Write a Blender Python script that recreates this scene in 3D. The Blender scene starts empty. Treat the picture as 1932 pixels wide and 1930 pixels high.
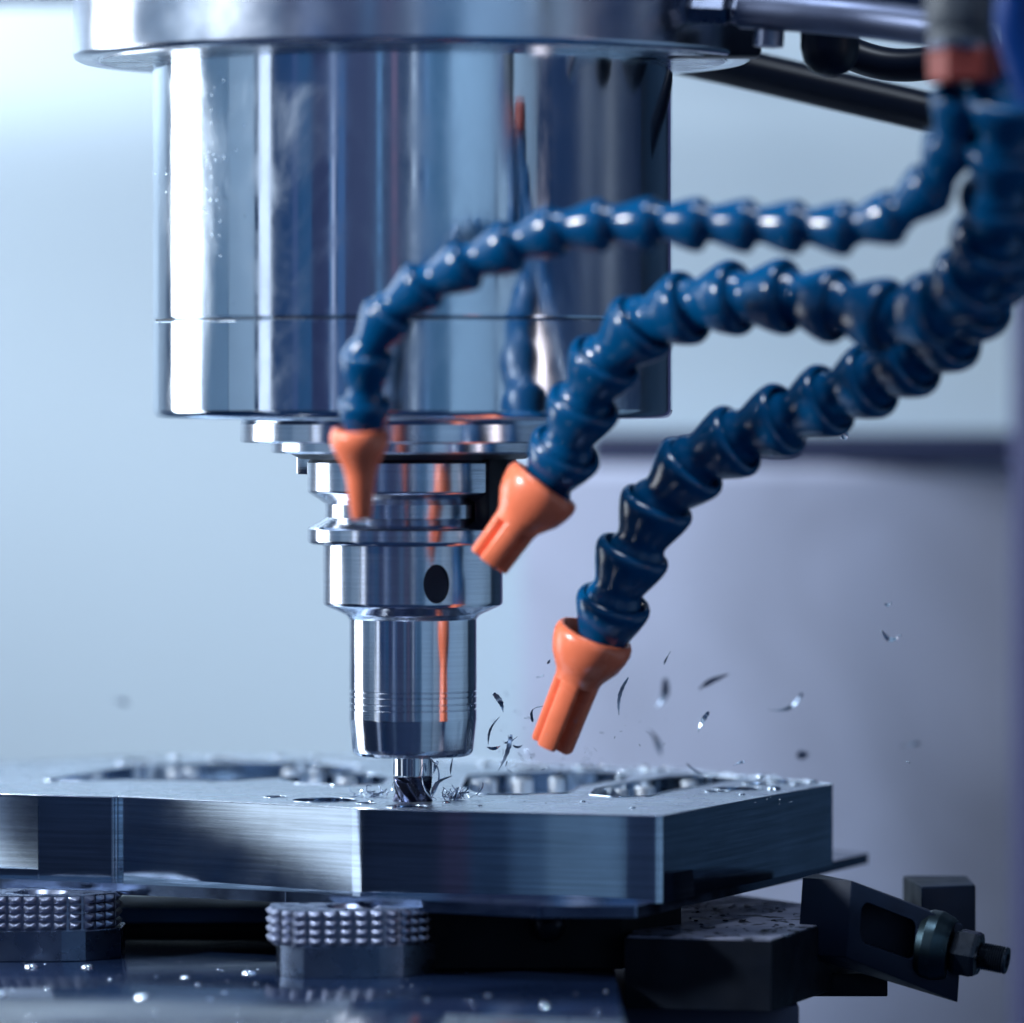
import bpy, bmesh, math, random
from mathutils import Vector, Matrix, noise
random.seed(7)
R = math.radians
S = 0.001                       # everything below is written in millimetres
col = bpy.context.scene.collection
sc = bpy.context.scene

# ------------------------------------------------------------ camera, world, lamps
F, DIST, CX, CZ, HY = 10830.0, 1719.0, 29.7, 121.7, 745.0
cam_d = bpy.data.cameras.new('camera'); cam = bpy.data.objects.new('camera', cam_d); col.objects.link(cam)
cam.location = (CX*S, -DIST*S, CZ*S); cam.rotation_euler = (R(90), 0, 0)
cam_d.sensor_width = 36; cam_d.lens = 36*F/1932; cam_d.shift_y = -(965.5-HY)/1932
cam_d.clip_start = 0.05; cam_d.clip_end = 50
cam_d.dof.use_dof = True; cam_d.dof.focus_distance = (DIST+2)*S; cam_d.dof.aperture_fstop = 5.8
sc.camera = cam
w = bpy.data.worlds.new("World"); sc.world = w; w.use_nodes = True
w.node_tree.nodes['Background'].inputs[0].default_value = (0.006, 0.026, 0.08, 1)
w.node_tree.nodes['Background'].inputs[1].default_value = 1.0
sc.view_settings.view_transform = 'Standard'; sc.view_settings.look = 'None'
sc.view_settings.exposure = 0.0; sc.view_settings.gamma = 1
sc.cycles.use_denoising = True
sc.cycles.max_bounces = 8; sc.cycles.glossy_bounces = 5; sc.cycles.caustics_reflective = False
sc.cycles.sample_clamp_indirect = 6

def lamp(name, loc, aim, sx, sy, rad, colr=(1, 1, 1)):
    l = bpy.data.lights.new(name, 'AREA'); l.shape = 'RECTANGLE'; l.size = sx*S; l.size_y = sy*S
    l.energy = rad*math.pi*sx*sy*S*S; l.color = colr
    o = bpy.data.objects.new(name, l); col.objects.link(o); o.location = Vector(loc)*S
    d = (Vector(aim)-Vector(loc)).normalized()
    o.rotation_euler = d.to_track_quat('-Z', 'Y').to_euler()
    return o
# tall lamp panel on the left rear of the enclosure, an added overhead fill for the back wall, a strip on the right door post
lamp('left_lamp', (-640, 290, 390), (0, 0, 390), 300, 1000, 6.5, (0.86, 0.93, 1.0))
oh = lamp('overhead_fill', (-560, 320, 600), (-330, 660, 480), 500, 300, 10.0, (0.85, 0.91, 1.0)); oh.data.spread = R(105)
lamp('door_lamp', (900, -600, 60), (0, 0, 60), 110, 240, 3.2, (1.0, 0.86, 0.88))
cl = lamp('corner_lamp', (-880, -420, 560), (0, 0, 60), 90, 90, 95.0, (0.85, 0.93, 1.0)); cl.data.spread = R(60)
lamp('left_strip_fill', (-895, -432, 320), (0, -200, 320), 105, 700, 0.85, (0.82, 0.90, 1.0))  # added strip, brightens the left post in the reflections
tri = lamp('triangle_fill', (-890, -396, -84), (0, -396, -84), 220, 60, 1.4, (0.85, 0.93, 1.0))  # added tilted lamp, its reflection draws the bright triangle on the plate
q_ = Vector((0, -.887, -.461)); n_ = Vector((-1, 0, 0)); tri.rotation_euler = Matrix((q_, n_.cross(q_), n_)).transposed().to_euler()
lamp('panel_fill_lamp', (0, -450, 1500), (0, -2400, 100), 600, 600, 46.0, (0.75, 0.86, 1.0))  # added to light the reflection panels behind the camera

# ------------------------------------------------------------ helpers
def P(px, py, Y=0.0):           # a point of the picture at depth Y
    k = (DIST+Y)/F
    return Vector((CX+(px-966)*k, Y, CZ+(HY-py)*k))
def PZ(px, py, Z=0.0):          # a point of the picture on the level Z
    d = F*(CZ-Z)/(py-HY)
    return Vector((CX+(px-966)*d/F, d-DIST, Z))

def tag(o, label=None, cat=None, group=None, kind=None):
    if label: o['label'] = label
    if cat: o['category'] = cat
    if group: o['group'] = group
    if kind: o['kind'] = kind
    return o
def empty(name, loc, label, cat, group=None):
    o = bpy.data.objects.new(name, None); col.objects.link(o); o.location = Vector(loc)*S
    o.empty_display_size = 0.01
    return tag(o, label, cat, group)
def mesh(name, verts, faces, smooth=35):
    me = bpy.data.meshes.new(name); me.from_pydata([Vector(v)*S for v in verts], [], faces); me.update()
    bm = bmesh.new(); bm.from_mesh(me); bmesh.ops.recalc_face_normals(bm, faces=bm.faces[:]); bm.to_mesh(me); bm.free()
    if smooth:
        me.shade_smooth(); me.set_sharp_from_angle(angle=R(smooth))
    return me
def obj(name, me, m, parent=None, M=None):
    o = bpy.data.objects.new(name, me); col.objects.link(o)
    if m is not None and not me.materials: me.materials.append(m)
    if M is None: M = Matrix.Identity(4)
    if parent is not None:
        L = parent.location if parent.type == 'EMPTY' else None
        o.parent = parent
        if L is not None: M = Matrix.Translation(-Vector(L)) @ M
        else: M = parent.matrix_basis.inverted() @ Matrix.Translation(-parent.parent.location) @ M if parent.parent else parent.matrix_basis.inverted() @ M
    o.matrix_basis = M
    return o
def TM(loc, rot=None):
    M = Matrix.Translation(Vector(loc)*S)
    return M @ rot.to_4x4() if rot else M
def densify(prof, closed=False):        # hold the shading flat right up to every corner
    out = []; n = len(prof)
    for i in range(n):
        a = Vector(prof[i]); out.append(tuple(a))
        if i == n-1 and not closed: break
        b = Vector(prof[(i+1) % n]); L = (b-a).length
        if L > 1.6: out += [tuple(a+(b-a)*(.12/L)), tuple(b-(b-a)*(.12/L))]
    return out
def lathe_data(prof, n=96, fr=None):
    vs, fs = [], []
    for (r, z) in prof:
        for k in range(n):
            a = 2*math.pi*k/n; rr = r if fr is None else fr(r, z, a)
            vs.append((rr*math.cos(a), rr*math.sin(a), z))
    for j in range(len(prof)-1):
        for k in range(n):
            k2 = (k+1) % n
            fs.append((j*n+k, j*n+k2, (j+1)*n+k2, (j+1)*n+k))
    return vs, fs
def lathe(name, prof, n=96, cap=True, fr=None, smooth=35):
    if fr is None and smooth < 50: prof = densify(prof)
    vs, fs = lathe_data(prof, n, fr)
    if cap:
        fs.append(tuple(range(n))); fs.append(tuple(range((len(prof)-1)*n, len(prof)*n)))
    return mesh(name, vs, fs, smooth)
def ring(name, prof, n=96, smooth=35):       # closed profile
    if smooth < 50: prof = densify(prof, True)
    vs, fs = lathe_data(prof, n); m = len(prof)
    for k in range(n):
        k2 = (k+1) % n; fs.append(((m-1)*n+k, (m-1)*n+k2, k2, k))
    return mesh(name, vs, fs, smooth)
def box_vf(c, s):
    x, y, z = c; a, b, h = s[0]/2, s[1]/2, s[2]/2
    v = [(x+i*a, y+j*b, z+k*h) for k in (-1, 1) for j in (-1, 1) for i in (-1, 1)]
    f = [(0, 1, 3, 2), (4, 6, 7, 5), (0, 4, 5, 1), (2, 3, 7, 6), (0, 2, 6, 4), (1, 5, 7, 3)]
    return v, f
def bevel(me, wid, seg=2, ang=30, smooth=35):
    bm = bmesh.new(); bm.from_mesh(me)
    es = [e for e in bm.edges if len(e.link_faces) == 2 and e.calc_face_angle(0) > R(ang)]
    bmesh.ops.bevel(bm, geom=es, offset=wid*S, segments=seg, affect='EDGES', profile=0.5, clamp_overlap=True)
    bm.to_mesh(me); bm.free(); me.shade_smooth(); me.set_sharp_from_angle(angle=R(smooth)); return me
def box(name, c, s, bv=0.0):
    v, f = box_vf(c, s); me = mesh(name, v, f, 0 if bv else 0)
    return bevel(me, bv) if bv else me
def prism(name, pts, z0, z1, smooth=35, bv=0.0):
    n = len(pts); v = [(p[0], p[1], z0) for p in pts]+[(p[0], p[1], z1) for p in pts]
    f = [tuple(range(n-1, -1, -1)), tuple(range(n, 2*n))]+[(i, (i+1) % n, n+(i+1) % n, n+i) for i in range(n)]
    me = mesh(name, v, f, smooth)
    return bevel(me, bv, 2, 40, smooth) if bv else me
def rounded(pts, rad, n=8):
    out = []; N = len(pts)
    for i in range(N):
        p = Vector(pts[i][:2]); r = rad[i] if isinstance(rad, (list, tuple)) else rad
        if r <= 0: out.append(p); continue
        a = (Vector(pts[i-1][:2])-p); b = (Vector(pts[(i+1) % N][:2])-p)
        la, lb = a.length, b.length; a.normalize(); b.normalize()
        half = a.angle(b)/2; t = min(r/math.tan(half), la*.45, lb*.45)
        p0, p2 = p+a*t, p+b*t
        for k in range(n+1):
            u = k/n; out.append(p0*(1-u)**2+p*2*u*(1-u)+p2*u*u)
    return out
def tube_vf(pts, rad, n=10, flat=1.0):
    vs, fs = [], []; N = len(pts); up = Vector((0.3, 0.8, 0.5)).normalized()
    for i, p in enumerate(pts):
        t = (pts[min(i+1, N-1)]-pts[max(i-1, 0)]).normalized()
        s1 = t.cross(up).normalized(); s2 = t.cross(s1).normalized(); r = rad[i] if isinstance(rad, (list, tuple)) else rad
        for k in range(n):
            a = 2*math.pi*k/n; vs.append(p+s1*(r*math.cos(a))+s2*(r*flat*math.sin(a)))
    for j in range(N-1):
        for k in range(n):
            k2 = (k+1) % n; fs.append((j*n+k, j*n+k2, (j+1)*n+k2, (j+1)*n+k))
    fs.append(tuple(range(n))); fs.append(tuple(range((N-1)*n, N*n)))
    return vs, fs
def tube(name, pts, rad, n=16, flat=1.0): return mesh(name, *tube_vf(pts, rad, n, flat), 40)
def spline(ctrl, m=24):
    c = [ctrl[0]*2-ctrl[1]]+list(ctrl)+[ctrl[-1]*2-ctrl[-2]]; out = []
    for i in range(1, len(c)-2):
        for k in range(m):
            t = k/m; p0, p1, p2, p3 = c[i-1], c[i], c[i+1], c[i+2]
            out.append(0.5*((2*p1)+(p2-p0)*t+(2*p0-5*p1+4*p2-p3)*t*t+(3*p1-p0-3*p2+p3)*t*t*t))
    out.append(c[-2]); return out
class Bag:                      # gathers many small solids into one mesh
    def __init__(s): s.v, s.f = [], []
    def add(s, vf):
        b = len(s.v); s.v += [tuple(x) for x in vf[0]]; s.f += [tuple(i+b for i in q) for q in vf[1]]
def carve(me, cutters):
    t = bpy.data.objects.new('tmp', me); col.objects.link(t); tmp = []
    for k, c in enumerate(cutters):
        co = bpy.data.objects.new('cut', c); col.objects.link(co); tmp.append(co)
        md = t.modifiers.new('b', 'BOOLEAN'); md.operation = 'DIFFERENCE'; md.object = co; md.solver = 'EXACT'
    bpy.context.view_layer.update()
    ev = t.evaluated_get(bpy.context.evaluated_depsgraph_get())
    out = bpy.data.meshes.new_from_object(ev)
    for o in [t]+tmp: bpy.data.objects.remove(o)
    out.materials.clear()
    out.shade_smooth(); out.set_sharp_from_angle(angle=R(30))
    return out

# ------------------------------------------------------------ materials
def mat(name, base, metal=0.0, rough=0.4, rvar=0.0, cvar=0.0, vscale=60, bump=0.0, bscale=(60, 60, 60), coat=0.0,
        spots=None, aniso=0.0, trans=0.0, spec=0.5, ior=1.45, sss=0.0):
    m = bpy.data.materials.new(name); m.use_nodes = True; nt = m.node_tree; b = nt.nodes['Principled BSDF']
    b.inputs['Base Color'].default_value = (*base, 1); b.inputs['Metallic'].default_value = metal
    b.inputs['Roughness'].default_value = rough; b.inputs['Coat Weight'].default_value = coat
    b.inputs['Specular IOR Level'].default_value = spec; b.inputs['Anisotropic'].default_value = aniso
    b.inputs['Transmission Weight'].default_value = trans; b.inputs['IOR'].default_value = ior
    if sss: b.inputs['Subsurface Weight'].default_value = sss; b.inputs['Subsurface Radius'].default_value = (.004, .0015, .0008); b.inputs['Subsurface Scale'].default_value = 1.0
    tc = nt.nodes.new('ShaderNodeTexCoord')
    def nz(scale, det=5, vec=(1, 1, 1), dist=0.0):
        mp = nt.nodes.new('ShaderNodeMapping'); mp.inputs['Scale'].default_value = vec
        nt.links.new(tc.outputs['Object'], mp.inputs[0])
        n = nt.nodes.new('ShaderNodeTexNoise'); n.inputs['Scale'].default_value = scale; n.inputs['Detail'].default_value = det
        n.inputs['Distortion'].default_value = dist
        nt.links.new(mp.outputs[0], n.inputs['Vector']); return n
    def mr(src, a, b2, lo=0.3, hi=0.7):
        r = nt.nodes.new('ShaderNodeMapRange'); r.inputs[1].default_value = lo; r.inputs[2].default_value = hi
        r.inputs[3].default_value = a; r.inputs[4].default_value = b2; nt.links.new(src, r.inputs[0]); return r
    if rvar:
        n = nz(vscale, 6); r = mr(n.outputs[0], max(0.02, rough-rvar), rough+rvar); nt.links.new(r.outputs[0], b.inputs['Roughness'])
    last = None
    if cvar:
        n = nz(vscale*.6, 7, dist=.6); r = mr(n.outputs[0], 1-cvar, 1+cvar)
        mx = nt.nodes.new('ShaderNodeVectorMath'); mx.operation = 'SCALE'; mx.inputs[0].default_value = base
        nt.links.new(r.outputs[0], mx.inputs['Scale']); nt.links.new(mx.outputs[0], b.inputs['Base Color']); last = mx.outputs[0]
    if spots:
        sscale, thr, scol, srough = spots
        n = nz(sscale, 3, (1, .6, 1)); r = mr(n.outputs[0], 0, 1, thr, thr+.03)
        mx = nt.nodes.new('ShaderNodeMix'); mx.data_type = 'RGBA'
        if last is not None: nt.links.new(last, mx.inputs[6])
        else: mx.inputs[6].default_value = (*base, 1)
        mx.inputs[7].default_value = (*scol, 1); nt.links.new(r.outputs[0], mx.inputs[0]); nt.links.new(mx.outputs[2], b.inputs['Base Color'])
    if bump:
        n = nz(1.0, 4, bscale); bp = nt.nodes.new('ShaderNodeBump'); bp.inputs['Strength'].default_value = bump
        bp.inputs['Distance'].default_value = 0.00005; nt.links.new(n.outputs[0], bp.inputs['Height']); nt.links.new(bp.outputs[0], b.inputs['Normal'])
    return m
M = {}
M['polished'] = mat('polished_steel', (.72, .80, .88), 1, .095, .045, .06, 35, .10, (60, 60, 700))
M['flange'] = mat('turned_steel', (.58, .63, .72), 1, .2, .05, .05, 60, .25, (60, 60, 2500))
nt = M['polished'].node_tree; b_ = nt.nodes['Principled BSDF']      # hairline scratches and dried smears
tc = nt.nodes.new('ShaderNodeTexCoord'); mp = nt.nodes.new('ShaderNodeMapping'); mp.inputs['Scale'].default_value = (26, 26, 9); mp.inputs['Rotation'].default_value = (.25, .1, 0)
nz = nt.nodes.new('ShaderNodeTexNoise'); nz.inputs['Scale'].default_value = 1; nz.inputs['Detail'].default_value = 9; nz.inputs['Roughness'].default_value = .68; nz.inputs['Distortion'].default_value = 1.2
rr_ = nt.nodes.new('ShaderNodeMapRange'); rr_.inputs[1].default_value = .42; rr_.inputs[2].default_value = .68; rr_.inputs[3].default_value = .06; rr_.inputs[4].default_value = .24
nt.links.new(tc.outputs['Object'], mp.inputs[0]); nt.links.new(mp.outputs[0], nz.inputs['Vector']); nt.links.new(nz.outputs[0], rr_.inputs[0]); nt.links.new(rr_.outputs[0], b_.inputs['Roughness'])
M['under'] = mat('cast_steel', (.5, .55, .62), 1, .3, .1, .25, 160, .9, (500, 500, 500))
M['ground'] = mat('ground_steel', (.66, .70, .78), 1, .15, .03, .04, 60, .28, (60, 60, 5200))
M['sleeve'] = mat('fine_ground_steel', (.68, .72, .80), 1, .12, .03, .03, 60, .16, (60, 60, 5200))
M['carbide'] = mat('carbide', (.6, .64, .7), 1, .12)
M['coated'] = mat('coated_cutter', (.055, .065, .11), .9, .25, .05)
M['black'] = mat('black_oxide', (.010, .012, .018), .3, .4, .1, .3, 120)
M['riser'] = mat('blued_steel', (.02, .09, .24), .1, .4, .08, .2, 60)
M['hole'] = mat('bore_shade', (.02, .025, .04), .8, .4)
M['alu_side'] = mat('milled_aluminium_side', (.50, .60, .72), 1, .055, .02, .14, 40, .012, (45, 45, 2600))
def streak(m, vec, lo, hi):         # horizontal machining grain in the metal's colour
    nt = m.node_tree; b = nt.nodes['Principled BSDF']; src = b.inputs['Base Color'].links[0].from_socket
    tc = nt.nodes.new('ShaderNodeTexCoord'); mp = nt.nodes.new('ShaderNodeMapping'); mp.inputs['Scale'].default_value = vec
    n = nt.nodes.new('ShaderNodeTexNoise'); n.inputs['Scale'].default_value = 1; n.inputs['Detail'].default_value = 6; n.inputs['Roughness'].default_value = .7
    r = nt.nodes.new('ShaderNodeMapRange'); r.inputs[1].default_value = .3; r.inputs[2].default_value = .7; r.inputs[3].default_value = lo; r.inputs[4].default_value = hi
    mx = nt.nodes.new('ShaderNodeVectorMath'); mx.operation = 'SCALE'
    nt.links.new(tc.outputs['Object'], mp.inputs[0]); nt.links.new(mp.outputs[0], n.inputs['Vector']); nt.links.new(n.outputs[0], r.inputs[0])
    nt.links.new(src, mx.inputs[0]); nt.links.new(r.outputs[0], mx.inputs['Scale']); nt.links.new(mx.outputs[0], b.inputs['Base Color'])
streak(M['alu_side'], (18, 18, 900), .62, 1.18); streak(M['ground'], (8, 8, 1500), .78, 1.08); streak(M['sleeve'], (8, 8, 1500), .85, 1.05)
M['alu_top'] = mat('milled_aluminium_top', (.44, .51, .61), 1, .28, .08, .12, 90, .6, (900, 260, 200))
M['postm'] = mat('bright_post', (.8, .84, .9), 1, .38, .05, .1, 60)
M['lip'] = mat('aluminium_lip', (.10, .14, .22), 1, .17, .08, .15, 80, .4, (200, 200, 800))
M['jaw'] = mat('jaw_steel', (.20, .23, .32), 1, .3, .08, .25, 260, .7, (900, 900, 900))
M['jawb'] = mat('jaw_block_steel', (.12, .16, .24), 1, .28, .05, .12, 150, .3, (300, 300, 300))
M['tooth'] = mat('tooth_steel', (.26, .29, .40), 1, .34, .08, .3, 500, .6, (1500, 1500, 1500))
M['table'] = mat('oily_table', (.005, .011, .032), 0, .14, .09, .4, 28, .25, (120, 120, 120), spec=.3)
M['vise'] = mat('black_vise', (.005, .007, .012), 0, .45, .1, .3, 100, spec=.12)
M['speck'] = mat('stained_metal', (.30, .32, .44), .5, .42, .1, .2, 120, .5, (300, 300, 300), spots=(190, .56, (.012, .016, .03), .3))
M['blue'] = mat('blue_plastic', (.0, .054, .15), 0, .2, .05, .12, 90, .25, (300, 300, 300), spec=.5)
M['orange'] = mat('orange_plastic', (.80, .18, .085), 0, .28, .05, .08, 90, .2, (250, 250, 250), sss=.0)
M['collar'] = mat('shaded_orange_plastic', (.22, .035, .025), 0, .45, .05, .15, 60)  # same orange made darker, shade of the top right corner in the colour
M['rubber'] = mat('black_rubber', (.003, .006, .016), 0, .38, spec=.25)
M['brass'] = mat('dull_fitting_metal', (.14, .16, .22), 1, .3, .08, .2, 120)
M['pipe'] = mat('pipe_metal', (.12, .14, .21), .9, .38, .08, .2, 60)
M['valve'] = mat('valve_plastic', (.06, .07, .085), 0, .45, .05, .15, 60)
M['nutm'] = mat('blackened_nut', (.01, .015, .025), .6, .3, .1, .2, 160)
M['washer'] = mat('zinc_collar', (.02, .035, .045), .9, .35, .1, .3, 120)
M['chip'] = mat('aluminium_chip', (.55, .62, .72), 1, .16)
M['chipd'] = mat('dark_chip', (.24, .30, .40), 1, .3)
M['water'] = mat('coolant', (.8, .9, 1), 0, .03, trans=1.0, ior=1.33)
M['wall'] = mat('painted_wall', (.58, .71, .80), 0, .5, .05, .02, 3)
M['cover'] = mat('way_cover_steel', (.60, .65, .82), .0, .5, .05, .24, 13)
M['navy'] = mat('matte_navy', (.012, .02, .06), 0, .5)
M['rdark'] = mat('teal_grey_panel', (.022, .048, .085), 0, .5, .05, .1, 8)
M['post'] = mat('purple_grey_post', (.045, .05, .12), 0, .5)
M['pale'] = mat('pale_panel', (.75, .80, .92), 0, .5)
M['mid'] = mat('blue_grey_panel', (.34, .48, .60), 0, .5)
M['dark'] = mat('dark_panel', (.02, .04, .09), 0, .25)

# ------------------------------------------------------------ enclosure
def panel(name, c, s, m, bv=0): return tag(obj(name, box(name, c, s, bv), m), kind='structure')
panel('back_wall', (-200, 665, 100), (2000, 10, 1400), M['wall'])
p0 = P(985, 880, 590)
cv = [(590, p0.z), (590, P(0, 1240, 590).z)]+[(590+170*(1-math.cos(R(a*6))), P(0, 1240, 590).z-330*math.sin(R(a*6))) for a in range(1, 16)]
cv = [(594, p0.z), (590, p0.z-4)]+cv[1:]; n = len(cv)
xs = [p0.x+260*k/16 for k in range(17)]; lp = cv+[(y+14, z) for y, z in reversed(cv)]; m = 2*n     # cover bent back at right and bottom so it darkens there
vs = [(x, y+.00085*(x-p0.x)**2, z) for x in xs for y, z in lp]
tag(obj('way_cover', mesh('way_cover', vs, [tuple(range(m-1, -1, -1)), tuple(range(16*m, 17*m))]+[(k*m+i, k*m+(i+1) % m, (k+1)*m+(i+1) % m, (k+1)*m+i) for k in range(16) for i in range(m)], 30), M['cover']), kind='structure')
a, b_ = P(1110, 815, 600), P(1110, 882, 600)
panel('shade_strip', (a.x+350, 612, (a.z+b_.z)/2), (700, 14, a.z-b_.z), M['navy'], 4)  # dark strip stands in for the shadow gap above the cover
panel('corner_post', (P(1915, 900, 520).x+40, 520, -100), (80, 40, 800), M['post'], 4)
panel('right_dark_panel', (P(1900, 900, 540).x+460, 545, -100), (790, 20, 900), M['rdark'], 4)  # unseen dark panel added to darken the plate's right face
panel('head_beam', (-280, 560, P(0, 6, 560).z+8), (640, 20, 16), M['navy'])
# sides of the enclosure, mirrored in the polished steel
panel('left_wall_rear', (-905, 60, 370), (10, 300, 790), M['mid'])
panel('left_wall_front', (-905, -215, 370), (10, 240, 790), M['wall'])
panel('left_dark_panel', (-907, -65, -237), (10, 560, 420), M['dark'])  # unseen dark panel added to darken what the plate's side mirrors
panel('right_wall_lower', (1005, 60, -260), (10, 1160, 700), M['mid'])
panel('right_window', (1005, 60, 560), (10, 1160, 900), M['dark'])
panel('left_door_post', (-915, -432, 150), (10, 110, 1200), M['pale'])
panel('front_door_panel', (1000, -905, 150), (620, 10, 1200), M['wall'])
panel('front_door_frame', (460, -905, 150), (380, 10, 1200), M['mid'])
# added panels behind the camera, coloured to make the stripes mirrored in the steel
def refl_panel(a0, a1, colr, rad=2300):
    key_ = 'c%.2f%.2f%.2f' % colr
    if key_ not in M: M[key_] = mat('reflection_tone', colr, 0, .6, cvar=.12, vscale=6)
    p = [(rad*math.sin(R(a)), -rad*math.cos(R(a))) for a in (a0, (a0+a1)/2, a1)]
    q = [((rad+30)*math.sin(R(a)), -(rad+30)*math.cos(R(a))) for a in (a1, (a0+a1)/2, a0)]
    tag(obj('reflection_panel', prism('reflection_panel', p+q, -120, 1000, 20), M[key_]), kind='structure')
for a0, a1, c_ in [(-61.5, -52, (.02, .10, .26)), (-52, -49.5, (.10, .17, .36)), (-49.5, -43, (.03, .14, .30)), (-43, -35, (.03, .045, .13)), (-35, -34, (.1, .25, .45)), (-34, -32.8, (.75, .75, .9)),
                  (-32.8, -32, (.3, .35, .5)), (-31.5, -28, (.06, .15, .32)), (-28, -18.6, (.035, .05, .12)), (-18.6, -14.3, (.04, .06, .13)), (-14.3, -12, (.12, .25, .40)), (-12, -8, (.025, .05, .11)),
                  (-8, -5.6, (.16, .10, .16)), (-5.6, .4, (.02, .05, .11)), (.8, 2.4, (.9, .95, 1.0)), (2.8, 6.4, (.03, .09, .20)), (6.4, 7.6, (.2, .36, .55)), (7.6, 21, (.05, .14, .24))]:
    refl_panel(a0, a1, c_)
for a0, a1, c_ in [(-62, -43, (.015, .03, .07)), (-43, -41, (.07, .06, .12)), (-41, -38, (.04, .08, .15)), (-38, -35.5, (.12, .2, .3)), (-35.5, -30, (.25, .36, .46)), (-30, 20, (.03, .05, .1))]:  # added low panels, toned to grade the reflection in the plate's front
    M['low%d' % a0] = mat('low_reflection_tone', c_, 0, .6)
    p = [(2290*math.sin(R(a)), -2290*math.cos(R(a))) for a in (a0, (a0+a1)/2, a1)]; q = [(x*1.02, y*1.02) for x, y in reversed(p)]
    tag(obj('low_reflection_panel', prism('low_reflection_panel', p+q, -405, -124, 20), M['low%d' % a0]), kind='structure')
panel('workshop_floor', (0, -2000, -420), (6000, 1800, 20), M['dark'])

# ------------------------------------------------------------ spindle head
AX = 0.0
k0 = 1/6.3
def z_at(y): return CZ+(HY-y)*k0
def prof(pts): return [(r*k0, z_at(y)) for r, y in pts]
head = empty('spindle_head', (0, 0, z_at(118)), 'large polished steel spindle head hanging above the workpiece, with wide mounting flange', 'machine spindle')
obj('mounting_flange', ring('mounting_flange', prof([(480, 118), (592, 118), (594, 113), (600, 113), (604, 117.5), (628, 119), (636, 115), (640, 108), (640, -160), (480, -160)]), 256), M['flange'], head)
obj('flange_underside', ring('flange_underside', prof([(489, 118.8), (489, 112), (588, 112), (588, 119.2)]), 200), M['under'], head)
obj('housing', ring('housing', prof([(489, 104), (490, 106), (490, 601), (487, 604.2), (470, 604.2), (470, 104)]), 320), M['polished'], head)
obj('seam_ring', ring('seam_ring', prof([(484, 603.5), (484, 608.5), (470, 608.5), (470, 603.5)]), 200), M['black'], head)
obj('lower_housing', ring('lower_housing', prof([(470, 607.8), (487, 607.8), (490, 611), (490, 774), (488, 782), (482, 788), (474, 790), (330, 790), (320, 785), (320, 607.8)]), 320), M['polished'], head)
obj('nose_flange', ring('nose_flange', prof([(200, 789), (323, 789), (324, 791), (324, 797), (326, 800), (326, 832), (323, 835), (200, 835)]), 200), M['ground'], head)
obj('nose_ring', ring('nose_ring', prof([(190, 834.5), (268, 834.5), (268, 851), (264, 855), (190, 855)]), 200), M['ground'], head)
obj('nose_bore', ring('nose_bore', prof([(150, 854), (236, 854), (212, 866), (150, 867)]), 160), M['black'], head)
def key(th, y0, y1, r0, r1, wd):
    c = Vector(((r0+r1)/2*k0, 0, (z_at(y0)+z_at(y1))/2))
    me = box('drive_key', (0, 0, 0), ((r1-r0)*k0, wd*k0, abs(z_at(y0)-z_at(y1))), 0.5)
    Rm = Matrix.Rotation(R(th), 4, 'Z')
    return obj('drive_key', me, M['black'], head, Rm @ Matrix.Translation(c*S))
key(-37, 848, 1003, 168, 203, 58)
k2 = key(143, 848, 897, 180, 238, 112); k2.data.materials[0] = M['ground']
obj('shade_ring', ring('shade_ring', prof([(490, 117), (572, 117), (574, 114), (574, 106), (490, 106)]), 200), M['black'], head)  # black ring added for the dark shade under the flange
# ------------------------------------------------------------ tool holder
th = empty('tool_holder', (0, 0, z_at(1427)), 'bright steel tool holder with V grooved flange gripped under the spindle', 'tool holder')
obj('v_flange', ring('v_flange', prof([(120, 862), (193, 862), (196, 870), (199, 873), (199, 926), (197, 930), (168, 949), (166, 951), (166, 976), (168, 978), (196, 994), (199, 998), (199, 1019), (197, 1024), (191, 1027), (120, 1027)]), 256), M['ground'], th)
body = lathe('holder_body', prof([(165, 1024), (170, 1026), (170, 1136), (168, 1141), (163, 1144), (134, 1157), (126, 1161), (121, 1168), (100, 1168)]), 256)
hole = lathe('c', [(4.3, -6), (4.3, 16)], 40)
hd = Vector((47*k0, -math.sqrt(170**2-47**2)*k0, 0)).normalized()
hole.transform(Matrix.Identity(4)); hole.transform(Matrix.Translation(Vector((0, 0, z_at(1097)))*S) @ Matrix.Diagonal((.92, .92, 1.35, 1)) @ Matrix.Translation(hd*20.6*S) @ hd.to_track_quat('Z', 'Y').to_matrix().to_4x4())
hb = lathe('hole_shade_disc', [(4.2, 0), (4.2, .4)], 32)
obj('holder_body', carve(body, [hole]), M['ground'], th)
obj('hole_shade_disc', hb, M['hole'], th, Matrix.Translation(Vector((0, 0, z_at(1097)))*S) @ Matrix.Diagonal((.92, .92, 1.35, 1)) @ Matrix.Translation(hd*27.4*S) @ hd.to_track_quat('Z', 'Y').to_matrix().to_4x4())  # dark disc set in the bore stands in for its shaded depth
sp = [(100, 1166), (120.5, 1166), (120.5, 1301)]
for g in (1303, 1313, 1326, 1337): sp += [(120.5, g-1.6), (118.2, g-.8), (118.2, g+.8), (120.5, g+1.6)]
sp += [(120.5, 1356), (114.5, 1412), (112.5, 1419), (108, 1424), (100, 1426.5), (40, 1427)]
obj('shrink_sleeve', lathe('shrink_sleeve', prof(sp), 256, smooth=25), M['sleeve'], th)
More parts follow.
